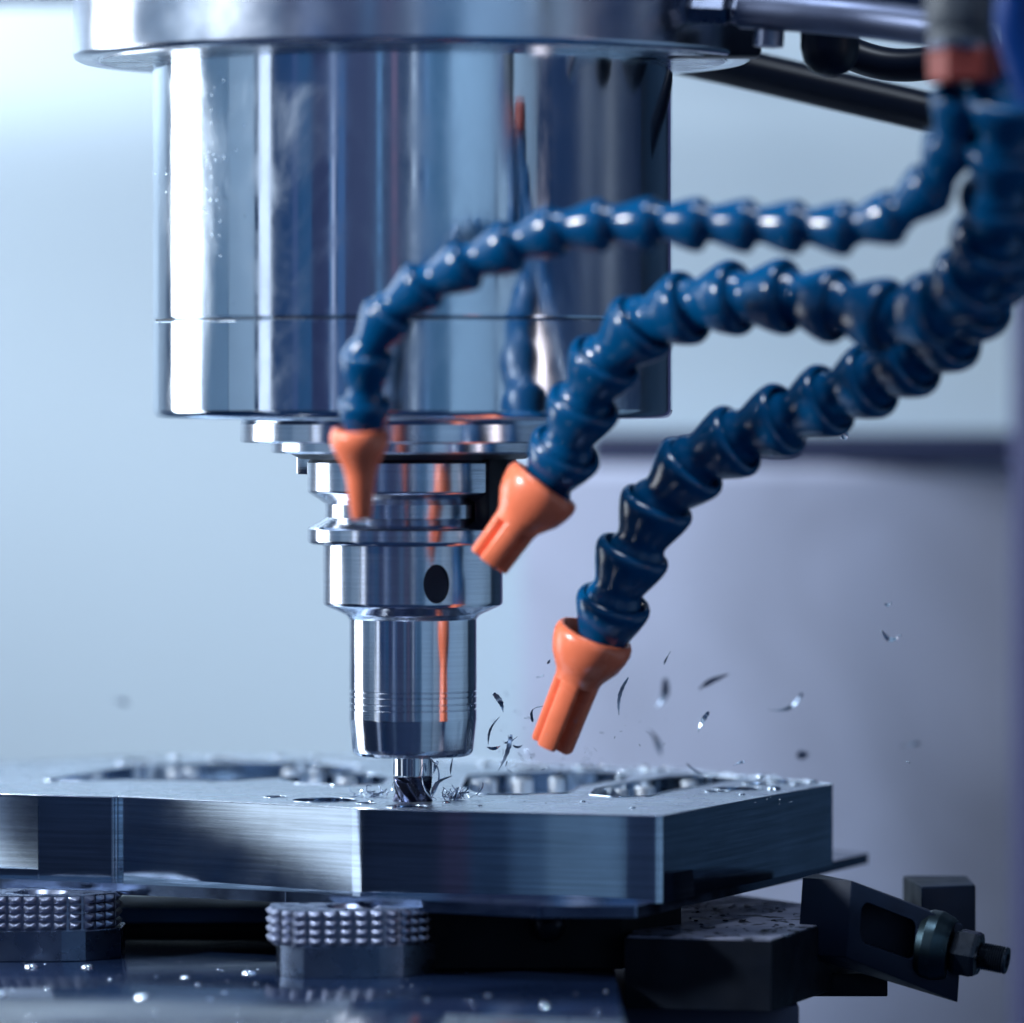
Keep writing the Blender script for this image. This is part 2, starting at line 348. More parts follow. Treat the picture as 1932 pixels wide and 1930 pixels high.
# ------------------------------------------------------------ end mill
em = empty('end_mill', (0, 0, 0), 'dark fluted end mill with bright shank cutting into the plate', 'cutting tool')
obj('shank', lathe('shank', prof([(37, 1420), (37, 1463), (35.5, 1466), (20, 1466)]), 96), M['carbide'], em)
RR = 37.5*k0
def flute(r, z, a):
    u = ((a*4/(2*math.pi)) + z/9.0) % 1.0
    e = min(1, max(0, (z-5.6)/1.8))
    g = 1-.40*math.sin(math.pi*min(1, u/.62))**.8 if u < .62 else 1-.10*(1-(u-.62)/.38)
    return r*(g*(1-e)+e*1.0)
obj('fluted_cutter', lathe('fluted_cutter', [(RR, z/7.0) for z in range(-7, 52)], 160, True, flute, 50), M['coated'], em)

# ------------------------------------------------------------ workpiece
wp = empty('workpiece', (20, 60, -28.5), 'thick milled aluminium plate with pockets and holes under the cutter', 'workpiece')
def arc2(a, b, sag, n=9):
    a, b = Vector(a), Vector(b); d = b-a; nn = Vector((d.y, -d.x)).normalized()
    return [tuple(a+d*(k/n)+nn*(sag*4*(k/n)*(1-k/n))) for k in range(1, n)]
outl = [(-190, 60), (-130, 31), (-90.8, 17.2), (-90.2, 20), (-13.5, -31.2), *arc2((-13.5, -31.2), (72.5, -62), 1.6), (72.5, -62), (130, 74), (88, 138), (37, 171), (-6, 216), (-95, 213), (-160, 160)]
rads = [20, 0, .6, .8, 60]+[0]*8+[3.2, 1.2, 20, 30, 30, 60, 40]
def guard(pts):                  # extra points that keep the flats flat beside the rounded corners
    out = []
    for i, p in enumerate(pts):
        q = pts[(i+1) % len(pts)]; L = (q-p).length; out.append(p)
        if L > 14: out += [p+(q-p)*(.4/L), q-(q-p)*(.4/L)]
    return out
top = prism('c', guard(rounded(outl, rads, 10)), -25.2, 0, 30)
def pocket(pl, dep, rad):
    pts = [PZ(x, y) for x, y in pl]
    return prism('c', rounded([(p.x, p.y) for p in pts], rad, 8), -dep, 5, 30)
PKT = [([(72, 1474), (250, 1446), (450, 1440), (600, 1441), (690, 1446), (660, 1458), (560, 1466), (430, 1474), (250, 1471), (160, 1474)], 8),
       ([(520, 1472), (590, 1462), (705, 1461), (735, 1469), (722, 1480), (640, 1483), (560, 1479)], 6),
       ([(880, 1464), (1060, 1456), (1190, 1459), (1180, 1470), (1100, 1482), (1070, 1497), (985, 1500), (900, 1499), (868, 1486)], 6),
       ([(1120, 1490), (1180, 1478), (1260, 1466), (1330, 1462), (1400, 1468), (1330, 1482), (1265, 1493), (1225, 1503), (1160, 1505), (1110, 1500)], 4)]
cut = [pocket(a, 12, b) for a, b in PKT]
hs = [(520, 1504, 3.8), (613, 1510.5, 10), (690, 1516, 3), (768, 1522.5, 6.5), (1352, 1494, 4), (1392, 1489, 8), (1428, 1479, 5), (1490, 1475, 7.5), (1350, 1462, 6), (1440, 1466, 5),
      (260, 1436, 6), (420, 1434, 6), (1000, 1448, 7), (1120, 1450, 6), (1235, 1453, 7)]
for x, y, r in hs:
    c = PZ(x, y); me = lathe('c', [(r, -18), (r, 5)], 48); me.transform(Matrix.Translation(Vector((c.x, c.y, 0))*S)); cut.append(me)
# shallow recesses in the left side face
d1 = (Vector((-90.8, 17.2))-Vector((-130, 31))).normalized(); n1 = Vector((-d1.y, d1.x))*-1
if n1.y > 0: n1 = -n1
def side_cut(s0, s1, z0, z1, dep, twist=0.0):
    o = Vector((-90.8, 17.2)); a_ = o-d1*s0+n1*3; b2 = o-d1*s1+n1*3; c2 = o-d1*s1-n1*(dep+twist); d2 = o-d1*s0-n1*dep
    return prism('c', [(q.x, q.y) for q in (a_, b2, c2, d2)], z0, z1, 30)
cut.append(side_cut(0.9, 25, -40, -3.2, .5)); cut.append(side_cut(25.0, 90, -22.5, -.6, 1.2, 7.1))
top_me = carve(top, cut)
tp = obj('plate', top_me, M['alu_side'], wp)
tp.data.materials.append(M['alu_top']); tp.data.materials.append(M['hole'])
for p in tp.data.polygons:
    if p.normal.z > .9: p.material_index = 1
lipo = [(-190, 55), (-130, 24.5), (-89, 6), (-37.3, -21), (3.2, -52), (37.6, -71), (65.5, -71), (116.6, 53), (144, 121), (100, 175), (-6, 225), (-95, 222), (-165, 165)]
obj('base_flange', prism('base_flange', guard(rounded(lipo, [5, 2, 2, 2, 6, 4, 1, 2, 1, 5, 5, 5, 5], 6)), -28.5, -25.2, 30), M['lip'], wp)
# bright deburred edges round the pockets and holes, small posts added in the pockets for bright upright highlights
ro_ = [Vector((p.x, p.y, -.05)) for p in rounded(outl, rads, 10)]; obj('plate_edge', mesh('plate_edge', *tube_vf(ro_+[ro_[0]], .22, 8), 50), M['chip'], wp)
for k_, pl in enumerate(PKT):
    pts = rounded([(PZ(x, y).x, PZ(x, y).y) for x, y in pl[0]], pl[1], 8); pts = [Vector((p.x, p.y, .02)) for p in pts]
    vs, fs = tube_vf(pts+[pts[0]], .38, 8); obj('pocket_edge', mesh('pocket_edge', vs, fs, 50), M['chip'], wp)
for x, y, r in hs:
    c = PZ(x, y); pr = [(r+.25*math.cos(t), .2*math.sin(t)) for t in [i*.785 for i in range(8)]]
    obj('hole_edge', ring('hole_edge', pr, 48, 60), M['chip'], wp, TM((c.x, c.y, .03)))
for x, y, r in [(330, 1447, 2.6), (360, 1446, 2.6), (548, 1446, 2.6), (597, 1446, 2.2), (655, 1464, 3), (905, 1468, 2.6), (925, 1466, 2), (985, 1464, 3.4), (1050, 1462, 2.4), (1172, 1484, 2.2), (1216, 1479, 3.2), (1300, 1468, 2.6)]:
    c = PZ(x, y); 
    obj('boss', lathe('boss', [(r, -12), (r, -1.4), (r-.5, -.9), (.5, -.9)], 40), M['postm'], wp, TM((c.x, c.y, 0)))
# threaded look inside the large holes: stacked rings
for x, y, r in hs[:10]:
    c = PZ(x, y); pr = []
    nn = 9
    for i in range(nn): pr += [(r-.05, -.6-i*.9), (r-.75, -1.05-i*.9)]
    pr += [(r+.4, -.6-nn*.9), (r+.4, -.6)]
    obj('thread', ring('thread', pr, 40, 20), M['alu_side'], wp, TM((c.x, c.y, 0)))

# ------------------------------------------------------------ table and fixture
panel('machine_table', (-52, 0, -72), (224, 400, 50), M['table'], .6)
panel('table_pedestal', (86, 60, -90), (55.4, 200, 66), M['navy'], .6)
# serrated jaws
tooth_me = mesh('tooth', [(-2.1, 0, -1.25), (2.1, 0, -1.25), (2.1, 0, 1.25), (-2.1, 0, 1.25), (0, -1.9, 0)], [(0, 1, 4), (1, 2, 4), (2, 3, 4), (3, 0, 4), (3, 2, 1, 0)], 0)
tooth_me = bevel(tooth_me, .36, 2, 30, 20)
def jaw(label, c, rot, lab_sc=1.0, zt=-27.5):
    r = empty('serrated_jaw', (c[0], c[1], -47), label, 'fixture jaw', 'serrated jaws standing on the machine table')
    Rz = Matrix.Rotation(R(rot), 4, 'Z')
    T = Matrix.Translation(Vector((c[0], c[1], 0))*S) @ Rz
    pts = [(-23, -6), (-17, -13), (8, -13), (15, -10.5), (22, -1), (22, 14), (-23, 14)]
    ro = rounded(pts, [3, 5, 6, 5, 2, 2, 2], 6)
    me = prism('c', ro, zt-10.4, zt, 30)
    hc = lathe('c', [(7.6, -9), (7.6, 1.0)], 48); hc.transform(Matrix.Translation(Vector((0, 0, zt))*S))
    hc2 = lathe('c', [(7.6, -1.2), (9.4, 1.0)], 48); hc2.transform(Matrix.Translation(Vector((0, 0, zt))*S))
    obj('jaw_head', carve(me, [hc, hc2]), M['jaw'], r, T)
    b2 = [(-21, -5), (-15, -14), (7, -14), (14, -12), (24, -3), (24, 15), (-21, 15)]
    obj('jaw_base', prism('jaw_base', rounded(b2, .3, 2), -47, zt-10.4, 20, .25), M['jawb'], r, T)
    obj('socket_screw', ring('socket_screw', [(3.4, zt-6), (3.4, zt-2.6), (3.8, zt-2.2), (6.4, zt-2.2), (7.1, zt-2.8), (7.1, zt-9), (3.4, zt-9)], 48), M['ground'], r, T)
    # teeth along the front outline
    per = []; n = len(ro)
    for i in range(n): per.append((ro[i], ro[(i+1) % n]))
    s = 0.0; pitch = 4.5; acc = 2.0
    for p, q in per:
        L = (q-p).length; d = (q-p)/L if L > 1e-6 else None
        if d is None: continue
        nrm = Vector((d.y, -d.x))
        while acc <= L:
            pt = p+d*acc
            if pt.y < 10 and nrm.y < .5:
                for rw in range(4):
                    Mt = T @ Matrix.Translation(Vector((pt.x, pt.y, zt-1.35-rw*2.55))*S) @ Matrix.Rotation(math.atan2(nrm.x, -nrm.y), 4, 'Z')
                    obj('tooth', tooth_me, M['tooth'], r, Mt)
            acc += pitch
        acc -= L
    return r
j1c = P(70, 1700, -3); jaw('dark serrated jaw at the lower left edge of the picture, clamping the plate', (j1c.x+1, 2, 0), 0)
j2c = P(655, 1700, -48); jaw('serrated jaw in front with bright round teeth and its reflection in the table', (j2c.x+1.2, -46, 0), 6)

# vise body under the plate
vb = empty('vise', (40, 20, -57), 'black vise body under the plate with a stained flat top on the right', 'vise')
obj('vise_body', prism('vise_body', [(2, -36), (62, -36), (80, -12), (80, 110), (2, 110)], -46.8, -28.7, 20, .4), M['vise'], vb)
fl, fr_ = P(1178, 1800, -52), P(1456, 1800, -62)
zt = P(1456, 1774, -62).z; zb = P(1456, 1910, -62).z
rr_ = P(1700, 1800, 30)
obj('vise_jaw', prism('vise_jaw', [(fl.x, fl.y), (fr_.x, fr_.y), (rr_.x-12, rr_.y), (fl.x+20, 120)], zb, zt-.3, 20, .35), M['vise'], vb)
obj('vise_top', prism('vise_top', [(fl.x+1, fl.y+1.2), (fr_.x-.3, fr_.y+.6), (rr_.x-12.5, rr_.y), (fl.x+20, 118)], zt-.3, zt, 20), M['speck'], vb)
f0 = P(1530, 1840, 0)
obj('vise_foot', box('vise_foot', (P(1602, 1860, 0).x, 14, P(1602, 1858, 0).z), (23, 30, 7), .4), M['vise'], vb)
bl = P(1035, 1750, -40)
obj('vise_bolt', lathe('vise_bolt', [(1, 5.4), (3, 5), (4.4, 3.5), (5, 1), (5, -2)], 32), M['nutm'], vb, TM((bl.x, bl.y+1, bl.z+1), Matrix.Rotation(R(115), 3, 'X')))

rz_ = P(0, 1714, 60).z
rb = empty('riser_block', (-60, 80, -47), 'dark blue steel block standing behind the two serrated jaws under the plate', 'riser block')
obj('block', box('block', (-97, 85, (rz_-46.9)/2), (150, 50, rz_+46.9), .5), M['riser'], rb)
obj('foot_rail', box('foot_rail', (-97, 57, -44.4), (150, 6, 5), .5), M['vise'], rb)
obj('side_block', box('side_block', (-15, 50, -39), (30, 60, 15), .5), M['vise'], rb)

# clamp stop with slot and screw, right
u = Vector((.92, .10, -.38)); wv = Vector((.07, 0, 1))
O = P(1597, 1807, -22)
stp = empty('clamp_stop', O, 'black slotted clamp block leaning down to the right of the vise with an adjusting screw', 'clamp')
Hh = 144*k0; Ln = 36.0; back = Vector((-14.1, 10, 0)); pts = []
for hz in (0, 1):
    for q in (Vector((0, 0, 0)), u*Ln, u*Ln+Vector((0, 16, 0)), back+Vector((5, 14, 0)), back):
        pts.append(O+q+wv*(Hh*hz))
me = mesh('c', pts, [(4, 3, 2, 1, 0), (5, 6, 7, 8, 9)]+[(i, (i+1) % 5, 5+(i+1) % 5, 5+i) for i in range(5)], 0)
bevel(me, .35, 2)
fn = u.cross(wv).normalized()                      # outward normal of the slotted face
if fn.y > 0: fn = -fn
def on_face(a_, h_, off=0): return O+u*a_+wv*h_+fn*off
sl = rounded([(3.6, 8), (5.2, 6), (20.5, 6.8), (22, 9), (22, 16.5), (20.5, 18.6), (5, 18.4), (3.6, 16)], 2.0, 5)
v = [on_face(p.x, p.y, 2) for p in sl]+[on_face(p.x, p.y, -9) for p in sl]; n = len(sl)
cutm = mesh('c', v, [tuple(range(n)), tuple(range(2*n-1, n-1, -1))]+[(i, (i+1) % n, n+(i+1) % n, n+i) for i in range(n)], 0)
M['stop'] = mat('blackened_steel', (.005, .010, .024), 0, .5, .08, .2, 100, spec=.15)
obj('slotted_block', carve(me, [cutm]), M['stop'], stp)
ax = Vector((.93, -.30, -.16)).normalized(); Rm = ax.to_track_quat('Z', 'Y').to_matrix()
e0 = P(1752, 1784, -14)
obj('collar', ring('collar', [(3, -2), (9.8, -2), (10.8, 0), (10.8, 3.0), (9.6, 6.2), (8.8, 7.4), (3, 7.4)], 64), M['washer'], stp, TM(e0, Rm))
obj('hex_nut', lathe('hex_nut', [(5.4, 7.2), (6.9, 8.2), (7.4, 9.6), (7.4, 14.2), (6.9, 15.4), (5.4, 16)], 6, smooth=20), M['nutm'], stp, TM(e0, Rm))
tp_ = []
for i in range(22): tp_ += [(4.1, 8+i*.7), (3.6, 8.35+i*.7)]
tp_ += [(4.1, 23.6), (3.9, 24.2), (2.3, 24.2), (2.0, 22.5)]
obj('screw', lathe('screw', tp_, 48, smooth=25), M['nutm'], stp, TM(e0, Rm))
br = P(1785, 1705, 50)
obj('rear_bracket', prism('rear_bracket', [(br.x-9, 30), (br.x+8, 36), (br.x+8, 70), (br.x-12, 70)], P(0, 1790, 40).z, P(0, 1668, 40).z, 20, .6), M['stop'], stp)

# ------------------------------------------------------------ coolant hoses
def seg_mesh(Rw, pitch, name='hose_segment'):
    # socket rim up-stream (z=0), ball neck down-stream
    p = [(.78, .14), (.82, .03), (.86, -.01), (.95, .01), (1.0, .07), (1.01, .14), (.98, .24), (.90, .40), (.80, .56), (.71, .70), (.68, .78), (.68, .84), (.73, .91), (.77, 1.00), (.76, 1.12), (.68, 1.22), (.35, 1.26)]
    return lathe(name, [(r*Rw, z*pitch) for r, z in p], 40, smooth=60)
def hose(label, ctrl, Rw, pitch, noz):
    pts = spline([P(*c) for c in ctrl])           # from the nozzle upward
    root = empty('coolant_hose', pts[0], label, 'coolant hose', 'jointed coolant hoses')
    sm = seg_mesh(Rw, pitch)
    # walk the path
    ks = [0.0]
    for a_, b2 in zip(pts, pts[1:]): ks.append(ks[-1]+(b2-a_).length)
    def at(s):
        s = min(max(s, 0), ks[-1]-1e-4)
        for i in range(len(ks)-1):
            if ks[i+1] >= s: return pts[i].lerp(pts[i+1], (s-ks[i])/(ks[i+1]-ks[i]))
        return pts[-1]
    s = 0.0; i = 0
    while s+pitch < ks[-1]:
        lo, hi = at(s), at(s+pitch); d = (lo-hi).normalized()
        jr = random.Random(i*7+int(Rw*10)); i += 1; d = (d+Vector([jr.uniform(-.045, .045) for _ in range(3)])).normalized()
        Rm = d.to_track_quat('Z', 'Y').to_matrix()
        obj('hose_segment', sm, M['blue'], root, TM(hi, Rm)); s += pitch*.985
    d0 = (pts[0]-at(pitch)).normalized() if noz.get('dir') is None else (P(*noz['dir'][1])-P(*noz['dir'][0])).normalized()
    Rm = d0.to_track_quat('Z', 'Y').to_matrix() @ Matrix.Rotation(R(noz.get('spin', 0)), 3, 'Z')
    base = pts[0] if noz.get('at') is None else P(*noz['at'])
    if noz['kind'] == 'ridged':
        cup = [(.78, .35), (.84, .02), (.92, -.06), (1.0, -.04), (1.06, .06), (1.08, .2), (1.04, .45), (.94, .75), (.78, 1.0), (.66, 1.18), (.60, 1.4)]
        cm = lathe('nozzle', [(r*Rw, z*Rw) for r, z in cup], 64, smooth=60)
        nz_ = obj('nozzle', cm, M['orange'], root, TM(base, Rm))
        L0, L1 = 1.0*Rw, noz['len']
        def lobes(r, z, a): return r*(1-.46*max(0, math.cos(4*a))**2.2)
        st = [(r, z) for r, z in ((.60*Rw, L0), (.62*Rw, L0+2), (.60*Rw, (L0+L1)/2), (.585*Rw, L1-.6), (.55*Rw, L1), (.25*Rw, L1), (.22*Rw, L1-4))]
        obj('nozzle_stem', lathe('nozzle_stem', st, 96, fr=lobes, smooth=45), M['orange'], root, TM(base, Rm))
    else:
        L1 = noz['len']
        cup = [(.80*Rw, .3*Rw), (.9*Rw, -.08*Rw), (1.02*Rw, -.05*Rw), (1.12*Rw, .2*Rw), (1.10*Rw, .5*Rw), (.92*Rw, .9*Rw), (.66*Rw, 1.4*Rw), (.56*Rw, 1.8*Rw), (.40*Rw, L1-.5), (.36*Rw, L1), (.2*Rw, L1), (.18*Rw, L1-3)]
        obj('nozzle', lathe('nozzle', cup, 64, smooth=60), M['orange'], root, TM(base, Rm))
    return root, pts
h1, pt1 = hose('slim blue jointed coolant hose, uppermost, reaching furthest left across the spindle',
     [(684, 842, -120), (690, 740, -125), (700, 640, -130), (768, 558, -135), (858, 510, -140), (955, 468, -145), (1060, 432, -150), (1170, 424, -155), (1280, 424, -160), (1390, 427, -165), (1500, 430, -170),
      (1610, 432, -175), (1700, 405, -180), (1765, 345, -185), (1795, 270, -190), (1808, 200, -195), (1815, 120, -200)], 7.4, 13.9,
     dict(kind='plain', len=25, at=(678, 812, -122), dir=((678, 812, -122), (682, 976, -118))))
h2, pt2 = hose('thick blue jointed coolant hose in the middle, its orange nozzle beside the tool holder',
     [(1030, 925, -70), (1072, 842, -78), (1108, 750, -86), (1150, 668, -94), (1232, 600, -102), (1340, 570, -112), (1450, 556, -122), (1560, 572, -132), (1670, 600, -142), (1775, 580, -152), (1850, 500, -165),
      (1880, 400, -180), (1892, 300, -190), (1898, 200, -200), (1900, 110, -205)], 10.7, 16.2,
     dict(kind='ridged', len=27.5, at=(1028, 915, -72), dir=((1028, 915, -72), (922, 1060, -70)), spin=38))
h3, pt3 = hose('thick blue jointed coolant hose, lowest, its orange nozzle aimed at the cutter',
     [(1128, 1222, -42), (1160, 1130, -48), (1205, 1020, -54), (1265, 915, -60), (1355, 848, -68), (1470, 795, -78), (1585, 745, -90), (1700, 690, -105), (1800, 625, -120), (1870, 530, -140), (1915, 420, -165),
      (1935, 300, -180), (1940, 180, -190), (1940, 90, -195)], 11.0, 16.6,
     dict(kind='ridged', len=36, at=(1123, 1198, -44), dir=((1123, 1198, -44), (1040, 1410, -36)), spin=32))
# orange collars where the hoses leave the valves
for r_, (x, y, Y), nm in ((h1, (1816, 100, -200), 'collar'), (h2, (1900, 100, -185), 'collar')):
    c = P(x, y, Y); obj('hose_collar', lathe('hose_collar', [(8.2, -8), (9.2, -7), (9.4, 0), (8.6, 1.5), (7, 2)], 6 if r_ is h1 else 32, smooth=25), M['orange'], r_, TM(c)).data.materials[0] = M['collar']
# ------------------------------------------------------------ valve, pipe, rubber hoses at the top right
v0 = P(1812, 92, -200)
vv = empty('shutoff_valve', v0, 'grey plastic shutoff valve above the orange collar at the top right corner', 'valve')
obj('valve_body', lathe('valve_body', [(6, 0), (8.6, .6), (9, 2), (9, 4), (8.4, 5), (9.2, 6), (9.6, 9), (9.6, 40)], 48, smooth=40), M['valve'], vv, TM(v0))
obj('valve_end', lathe('valve_end', [(4, -1.0), (8.8, -.8), (8.9, 1.8), (5, 2)], 48), M['brass'], vv, TM(v0+Vector((0, 0, .6))))
bh = [P(1960, 190, -230), P(1932, 110, -230), P(1915, 40, -230), P(1925, -60, -230)]
tag(obj('blue_tube', tube('blue_tube', spline(bh), 5.5), mat('bright_blue_tube', (.0, .03, .16), 0, .4, spec=.2)), 'short bright blue tube cut off by the right edge of the picture at the top', 'tube')
pp = [P(1285, 18, -60), P(1420, 24, -66), P(1560, 32, -75), P(1700, 46, -85), P(1800, 60, -95)]
pr_ = empty('coolant_pipe', pp[0], 'grey metal coolant pipe with two nuts running right from the spindle flange', 'pipe')
obj('pipe', tube('pipe', spline([P(1400, 18, -66), P(1500, 24, -72), P(1650, 38, -80), P(1830, 62, -95)]), 5.6, 40), M['pipe'], pr_)
obj('upper_pipe', tube('upper_pipe', spline([P(1470, -24, -40), P(1650, -14, -45), P(1850, 4, -50)]), 4.0, 32), M['pipe'], pr_)
dd = (pp[1]-pp[0]).normalized(); Rm = dd.to_track_quat('Z', 'Y').to_matrix()
obj('nut', lathe('nut', [(3, 0), (4.6, .6), (5.0, 2), (5.0, 11), (4.4, 12), (3, 12.5)], 6, smooth=20), M['brass'], pr_, TM(P(1300, 16, -60), Rm))
obj('nut', lathe('nut', [(3, 0), (4.8, .6), (5.3, 2), (5.3, 11), (4.6, 12.4), (3, 12.8)], 6, smooth=20), M['brass'], pr_, TM(P(1378, 18, -62), Rm))
obj('elbow', lathe('elbow', [(2, -2), (4.4, -1.6), (4.4, 7), (3, 8)], 32), M['brass'], pr_, TM(P(1450, 78, -66), Matrix.Rotation(R(4), 3, 'Y')))
obj('bracket', box('bracket', (0, 0, 0), (28, 14, 13), 1.5), M['rubber'], pr_, TM(P(1345, 68, -30)))
obj('cap', lathe('cap', [(1, -9.5), (5, -8.2), (7.6, -5.2), (8.6, -1), (8.6, 6)], 48, smooth=60), M['rubber'], pr_, TM(P(1566, 85, -50)))
tag(obj('rubber_hose', tube('rubber_hose', spline([P(1240, 95, 110), P(1400, 130, 100), P(1580, 172, 90), P(1760, 214, 80), P(1900, 250, 70)]), 6.3, 32), M['rubber']), 'straight black rubber hose slanting down right behind the flange', 'hose')
tag(obj('rubber_hose', tube('rubber_hose', spline([P(1560, 60, 10), P(1600, 98, 5), P(1680, 122, 0), P(1770, 116, -5), P(1880, 80, -10)]), 5.0, 32), M['rubber']), 'sagging black rubber hose below the grey pipe', 'hose')

# ------------------------------------------------------------ chips
def chip_me(a_, b2, wd, bend=0.2, Y=0.0, twist=1.5, seed=0):
    rnd = random.Random(seed); A, B = P(a_[0], a_[1], Y), P(b2[0], b2[1], Y)
    d = B-A; L = d.length; t = d.normalized(); nrm = Vector((t.z, 0, -t.x)); N = 16; c = []
    for i in range(N+1):
        q = i/N; c.append(A+d*q+nrm*(math.sin(math.pi*q)*bend*L)+Vector((0, (q-.5)*L*.4*rnd.uniform(.6, 1), 0)))
    vs, fs = [], []; k = wd/6.3/2
    for i, p in enumerate(c):
        q = i/N; tt = (c[min(i+1, N)]-c[max(i-1, 0)]).normalized(); s1 = tt.cross(Vector((0, 1, 0))).normalized(); s2 = tt.cross(s1)
        an = twist*q+seed; dr = s1*math.cos(an)+s2*math.sin(an); o2 = tt.cross(dr)*.07
        ww = k*(.25+.9*math.sin(math.pi*min(1, q*1.05+.04))**.6)*(1+.18*math.sin(i*2.3+seed))
        for sx, so in ((-1, -1), (1, -1), (1, 1), (-1, 1)): vs.append(p+dr*ww*sx+o2*so)
    for i in range(N):
        for q in range(4): fs.append((i*4+q, i*4+(q+1) % 4, i*4+4+(q+1) % 4, i*4+4+q))
    fs.append((0, 1, 2, 3)); fs.append((N*4, N*4+1, N*4+2, N*4+3))
    return mesh('metal_chip', vs, fs, 50)
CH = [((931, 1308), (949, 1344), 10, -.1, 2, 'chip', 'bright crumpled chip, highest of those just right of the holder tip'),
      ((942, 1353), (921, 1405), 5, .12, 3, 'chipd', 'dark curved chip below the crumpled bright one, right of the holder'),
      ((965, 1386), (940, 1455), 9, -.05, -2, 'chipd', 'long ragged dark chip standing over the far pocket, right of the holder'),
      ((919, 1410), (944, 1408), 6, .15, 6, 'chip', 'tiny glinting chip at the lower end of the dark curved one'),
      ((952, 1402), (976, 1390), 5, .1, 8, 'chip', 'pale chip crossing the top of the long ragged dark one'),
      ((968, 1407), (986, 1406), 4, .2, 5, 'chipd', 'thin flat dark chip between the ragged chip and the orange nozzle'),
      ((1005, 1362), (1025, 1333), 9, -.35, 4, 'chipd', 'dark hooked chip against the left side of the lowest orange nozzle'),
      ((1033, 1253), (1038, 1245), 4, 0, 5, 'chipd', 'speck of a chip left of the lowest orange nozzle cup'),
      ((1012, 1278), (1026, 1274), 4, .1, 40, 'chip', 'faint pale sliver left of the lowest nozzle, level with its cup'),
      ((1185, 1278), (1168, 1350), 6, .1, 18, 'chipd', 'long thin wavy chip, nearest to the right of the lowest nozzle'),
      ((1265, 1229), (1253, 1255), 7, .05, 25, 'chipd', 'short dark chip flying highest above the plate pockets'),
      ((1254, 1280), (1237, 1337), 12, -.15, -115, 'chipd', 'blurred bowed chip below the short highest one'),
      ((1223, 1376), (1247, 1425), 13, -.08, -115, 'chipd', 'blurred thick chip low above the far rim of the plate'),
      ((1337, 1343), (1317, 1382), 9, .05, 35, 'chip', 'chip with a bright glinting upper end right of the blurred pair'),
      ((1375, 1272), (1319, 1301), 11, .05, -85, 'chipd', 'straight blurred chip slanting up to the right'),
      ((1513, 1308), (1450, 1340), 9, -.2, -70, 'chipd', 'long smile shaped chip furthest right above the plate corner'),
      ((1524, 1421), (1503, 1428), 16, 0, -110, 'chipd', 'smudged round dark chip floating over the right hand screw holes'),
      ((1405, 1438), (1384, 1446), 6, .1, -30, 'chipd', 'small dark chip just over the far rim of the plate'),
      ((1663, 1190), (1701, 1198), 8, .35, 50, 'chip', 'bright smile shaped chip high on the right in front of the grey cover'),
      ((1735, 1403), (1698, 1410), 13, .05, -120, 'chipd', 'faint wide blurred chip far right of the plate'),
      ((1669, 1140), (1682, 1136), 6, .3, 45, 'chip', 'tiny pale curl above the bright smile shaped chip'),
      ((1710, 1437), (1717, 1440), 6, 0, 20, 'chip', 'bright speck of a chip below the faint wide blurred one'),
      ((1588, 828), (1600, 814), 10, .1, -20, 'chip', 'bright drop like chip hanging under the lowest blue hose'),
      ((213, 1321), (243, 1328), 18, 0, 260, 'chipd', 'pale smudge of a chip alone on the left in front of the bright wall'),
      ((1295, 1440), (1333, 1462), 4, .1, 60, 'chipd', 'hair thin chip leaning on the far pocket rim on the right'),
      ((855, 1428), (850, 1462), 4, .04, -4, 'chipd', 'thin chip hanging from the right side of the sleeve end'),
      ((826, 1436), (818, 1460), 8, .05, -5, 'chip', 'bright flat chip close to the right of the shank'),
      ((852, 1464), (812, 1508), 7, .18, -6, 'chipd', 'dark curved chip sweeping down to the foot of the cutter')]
for i, (a_, b2, wd, bd, Y, m, lab) in enumerate(CH):
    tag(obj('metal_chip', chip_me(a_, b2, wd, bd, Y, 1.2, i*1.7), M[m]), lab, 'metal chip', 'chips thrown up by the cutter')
for k, (cp, lab) in enumerate((([(800, 1440, -5), (797, 1470, -7), (803, 1492, -8), (815, 1508, -7)], 'thin looped chip wound round the front of the cutter flutes'),
               ([(812, 1432, -3), (826, 1450, -3), (827, 1478, -4), (815, 1504, -5)], 'wiry grey chip curling beside the shank'))):
    tag(obj('metal_chip', tube('metal_chip', spline([P(*c) for c in cp], 8), .28, 6, .4), M['chip']), lab, 'metal chip', 'chips thrown up by the cutter')
def nest(name, lab, cx, cy, wpx, hgt, n, seed, Z=0.0):
    rnd = random.Random(seed); bag = Bag(); c = PZ(cx, cy, Z)
    for i in range(n):
        p = Vector((c.x+rnd.gauss(0, wpx/2), c.y+rnd.gauss(0, 3), Z+.1+abs(rnd.gauss(0, .5))))
        d = Vector((rnd.gauss(0, 1), rnd.gauss(0, .6), abs(rnd.gauss(0, hgt)))); L = rnd.uniform(1.2, 4.5); d.normalize()
        b_v = Vector((rnd.gauss(0, .6), rnd.gauss(0, .6), rnd.gauss(0, .5)))
        c3 = [p, p+d*L*.5+b_v, p+d*L]
        bag.add(tube_vf(spline(c3, 5), rnd.uniform(.08, .24), 4, .4))
    return tag(obj(name, mesh(name, bag.v, bag.f, 40), M['chip']), lab, 'metal chips', kind='stuff')
nest('chip_pile', 'tangled nest of fine chips right of the cutter on the plate', 858, 1509, 5, 1.0, 60, 3)
nest('chip_pile', 'loose wisps of chips left of the cutter on the plate', 700, 1503, 6, .6, 26, 5)
nest('chip_pile', 'dark scattered chips in the shadow under the plate beside the front jaw', 880, 1780, 12, .6, 70, 9, -46)
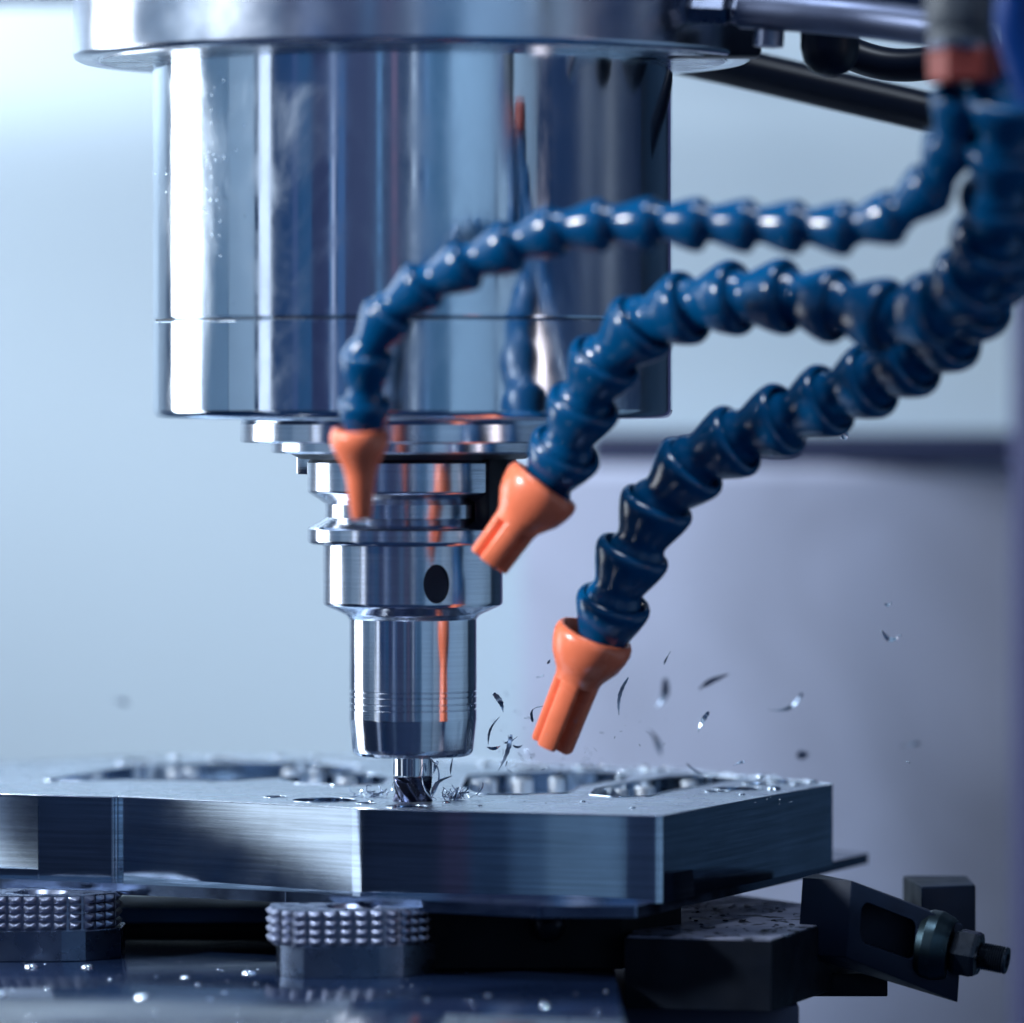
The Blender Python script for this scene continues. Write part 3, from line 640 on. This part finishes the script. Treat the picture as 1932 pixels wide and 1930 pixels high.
# coolant drops and crumbs
def drops(name, lab, spots, m):
    bag = Bag()
    for (x, y, z, r) in spots:
        pr = [(r, 0), (r*.92, r*.25), (r*.65, r*.45), (r*.25, r*.54), (.01, r*.55)]
        vv_, ff = lathe_data(pr, 14); ff.append(tuple(range(13, -1, -1)))
        bag.add(([(a_+x, b2*random.uniform(.9, 1.1)+y, c+z) for a_, b2, c in vv_], ff))
    return tag(obj(name, mesh(name, bag.v, bag.f, 60), m), lab, 'droplets', kind='stuff')
sp_ = []
for (x, y, r) in [(230, 1441, 1.9), (332, 1432, 2.2), (403, 1430, 1.5), (526, 1429, 2.1), (596, 1430, 1.7), (577, 1452, 1.9), (1095, 1449, 2.3), (1214, 1449, 1.6), (1242, 1455, 2.0),
                  (1435, 1467, 2.0), (1454, 1468, 1.5), (1532, 1477, 1.8), (1500, 1481, 1.4), (1172, 1469, 1.8), (1194, 1525, .9), (1460, 1490, 2.2), (1400, 1500, 1.0), (1100, 1513, .8), (842, 1515, 1.2), (905, 1521, .8), (700, 1513, .9), (742, 1525, 1.0), (915, 1443, 2.2), (860, 1500, 1.0)]:
    c = PZ(x, y); sp_.append((c.x, c.y, 0, r))
rnd = random.Random(11)
for i in range(160):
    c = PZ(rnd.uniform(20, 1500), rnd.uniform(1490, 1518)); 
    if c.y > -20+(-.5)*(c.x+20)+8: sp_.append((c.x, c.y, 0, rnd.uniform(.08, .3)))
drops('coolant_drops', 'glinting coolant drops scattered over the plate top', sp_, M['chip'])
sp_ = [(PZ(x, y, -47).x, PZ(x, y, -47).y, -47, r) for x, y, r in [(60, 1826, 2.2), (165, 1826, 2.0), (270, 1884, 2.2), (0, 1878, 2), (470, 1838, 2.2), (350, 1846, 1.4), (1030, 1900, 1.2)]]
for i in range(70):
    c = PZ(rnd.uniform(0, 1150), 1815+rnd.random()**1.5*110, -47); sp_.append((c.x, c.y, -47, rnd.uniform(.15, .6)))
drops('table_drops', 'drops and crumbs of swarf on the dark table', sp_, M['chip'])
sp_ = []
for i in range(60):
    c = PZ(rnd.uniform(1300, 1500), rnd.uniform(1700, 1770), zt); sp_.append((c.x, c.y, zt, rnd.uniform(.2, .9)))
drops('vise_drops', 'small coolant drops on the stained flat top of the vise', sp_, M['water'])

bag = Bag()
for i in range(110):
    x = rnd.choice((rnd.gauss(412, 14), rnd.gauss(395, 25), rnd.uniform(300, 480))); y = rnd.choice((rnd.uniform(170, 590), rnd.gauss(360, 70), rnd.gauss(330, 40)))
    if not (300 < x < 500 and 165 < y < 770) or abs(y-606) < 10: continue
    uu = (x-779)/490.0; nrm = Vector((uu, -math.sqrt(1-uu*uu), 0)); c = nrm*490*k0; c.z = z_at(y); r_ = rnd.uniform(.12, .42)
    t1 = Vector((0, 0, 1)); t2 = nrm.cross(t1); vv_ = []
    for rr, h in ((r_, 0), (r_*.9, r_*.3), (r_*.6, r_*.5), (r_*.2, r_*.6)):
        for k in range(10): vv_.append(c+t1*(rr*1.2*math.cos(k*.6283))+t2*(rr*math.sin(k*.6283))+nrm*h)
    bag.add((vv_, [(j*10+k, j*10+(k+1) % 10, j*10+10+(k+1) % 10, j*10+10+k) for j in range(3) for k in range(10)]+[tuple(range(9, -1, -1)), tuple(range(30, 40))]))
tag(obj('spindle_drops', mesh('spindle_drops', bag.v, bag.f, 60), M['water']), 'fine clear coolant droplets stuck to the left side of the polished spindle', 'droplets', kind='stuff')
bag = Bag()

rnd = random.Random(23); bag = Bag()
for i in range(90):
    x = 930+abs(rnd.gauss(0, 150)); y = 1465-abs(rnd.gauss(0, 95)); c = P(x, y, rnd.uniform(-60, 120))
    d = Vector((rnd.gauss(0, 1), rnd.gauss(0, .5), rnd.gauss(0, 1))).normalized()*rnd.uniform(.25, 1.0); b2 = Vector((rnd.gauss(0, .15), 0, rnd.gauss(0, .15)))
    bag.add(tube_vf([c-d, c+b2, c+d], rnd.uniform(.06, .17), 4, .5))
tag(obj('fine_swarf', mesh('fine_swarf', bag.v, bag.f, 40), M['chipd']), 'spray of tiny swarf specks thrown up right of the cutter', 'swarf', kind='stuff')
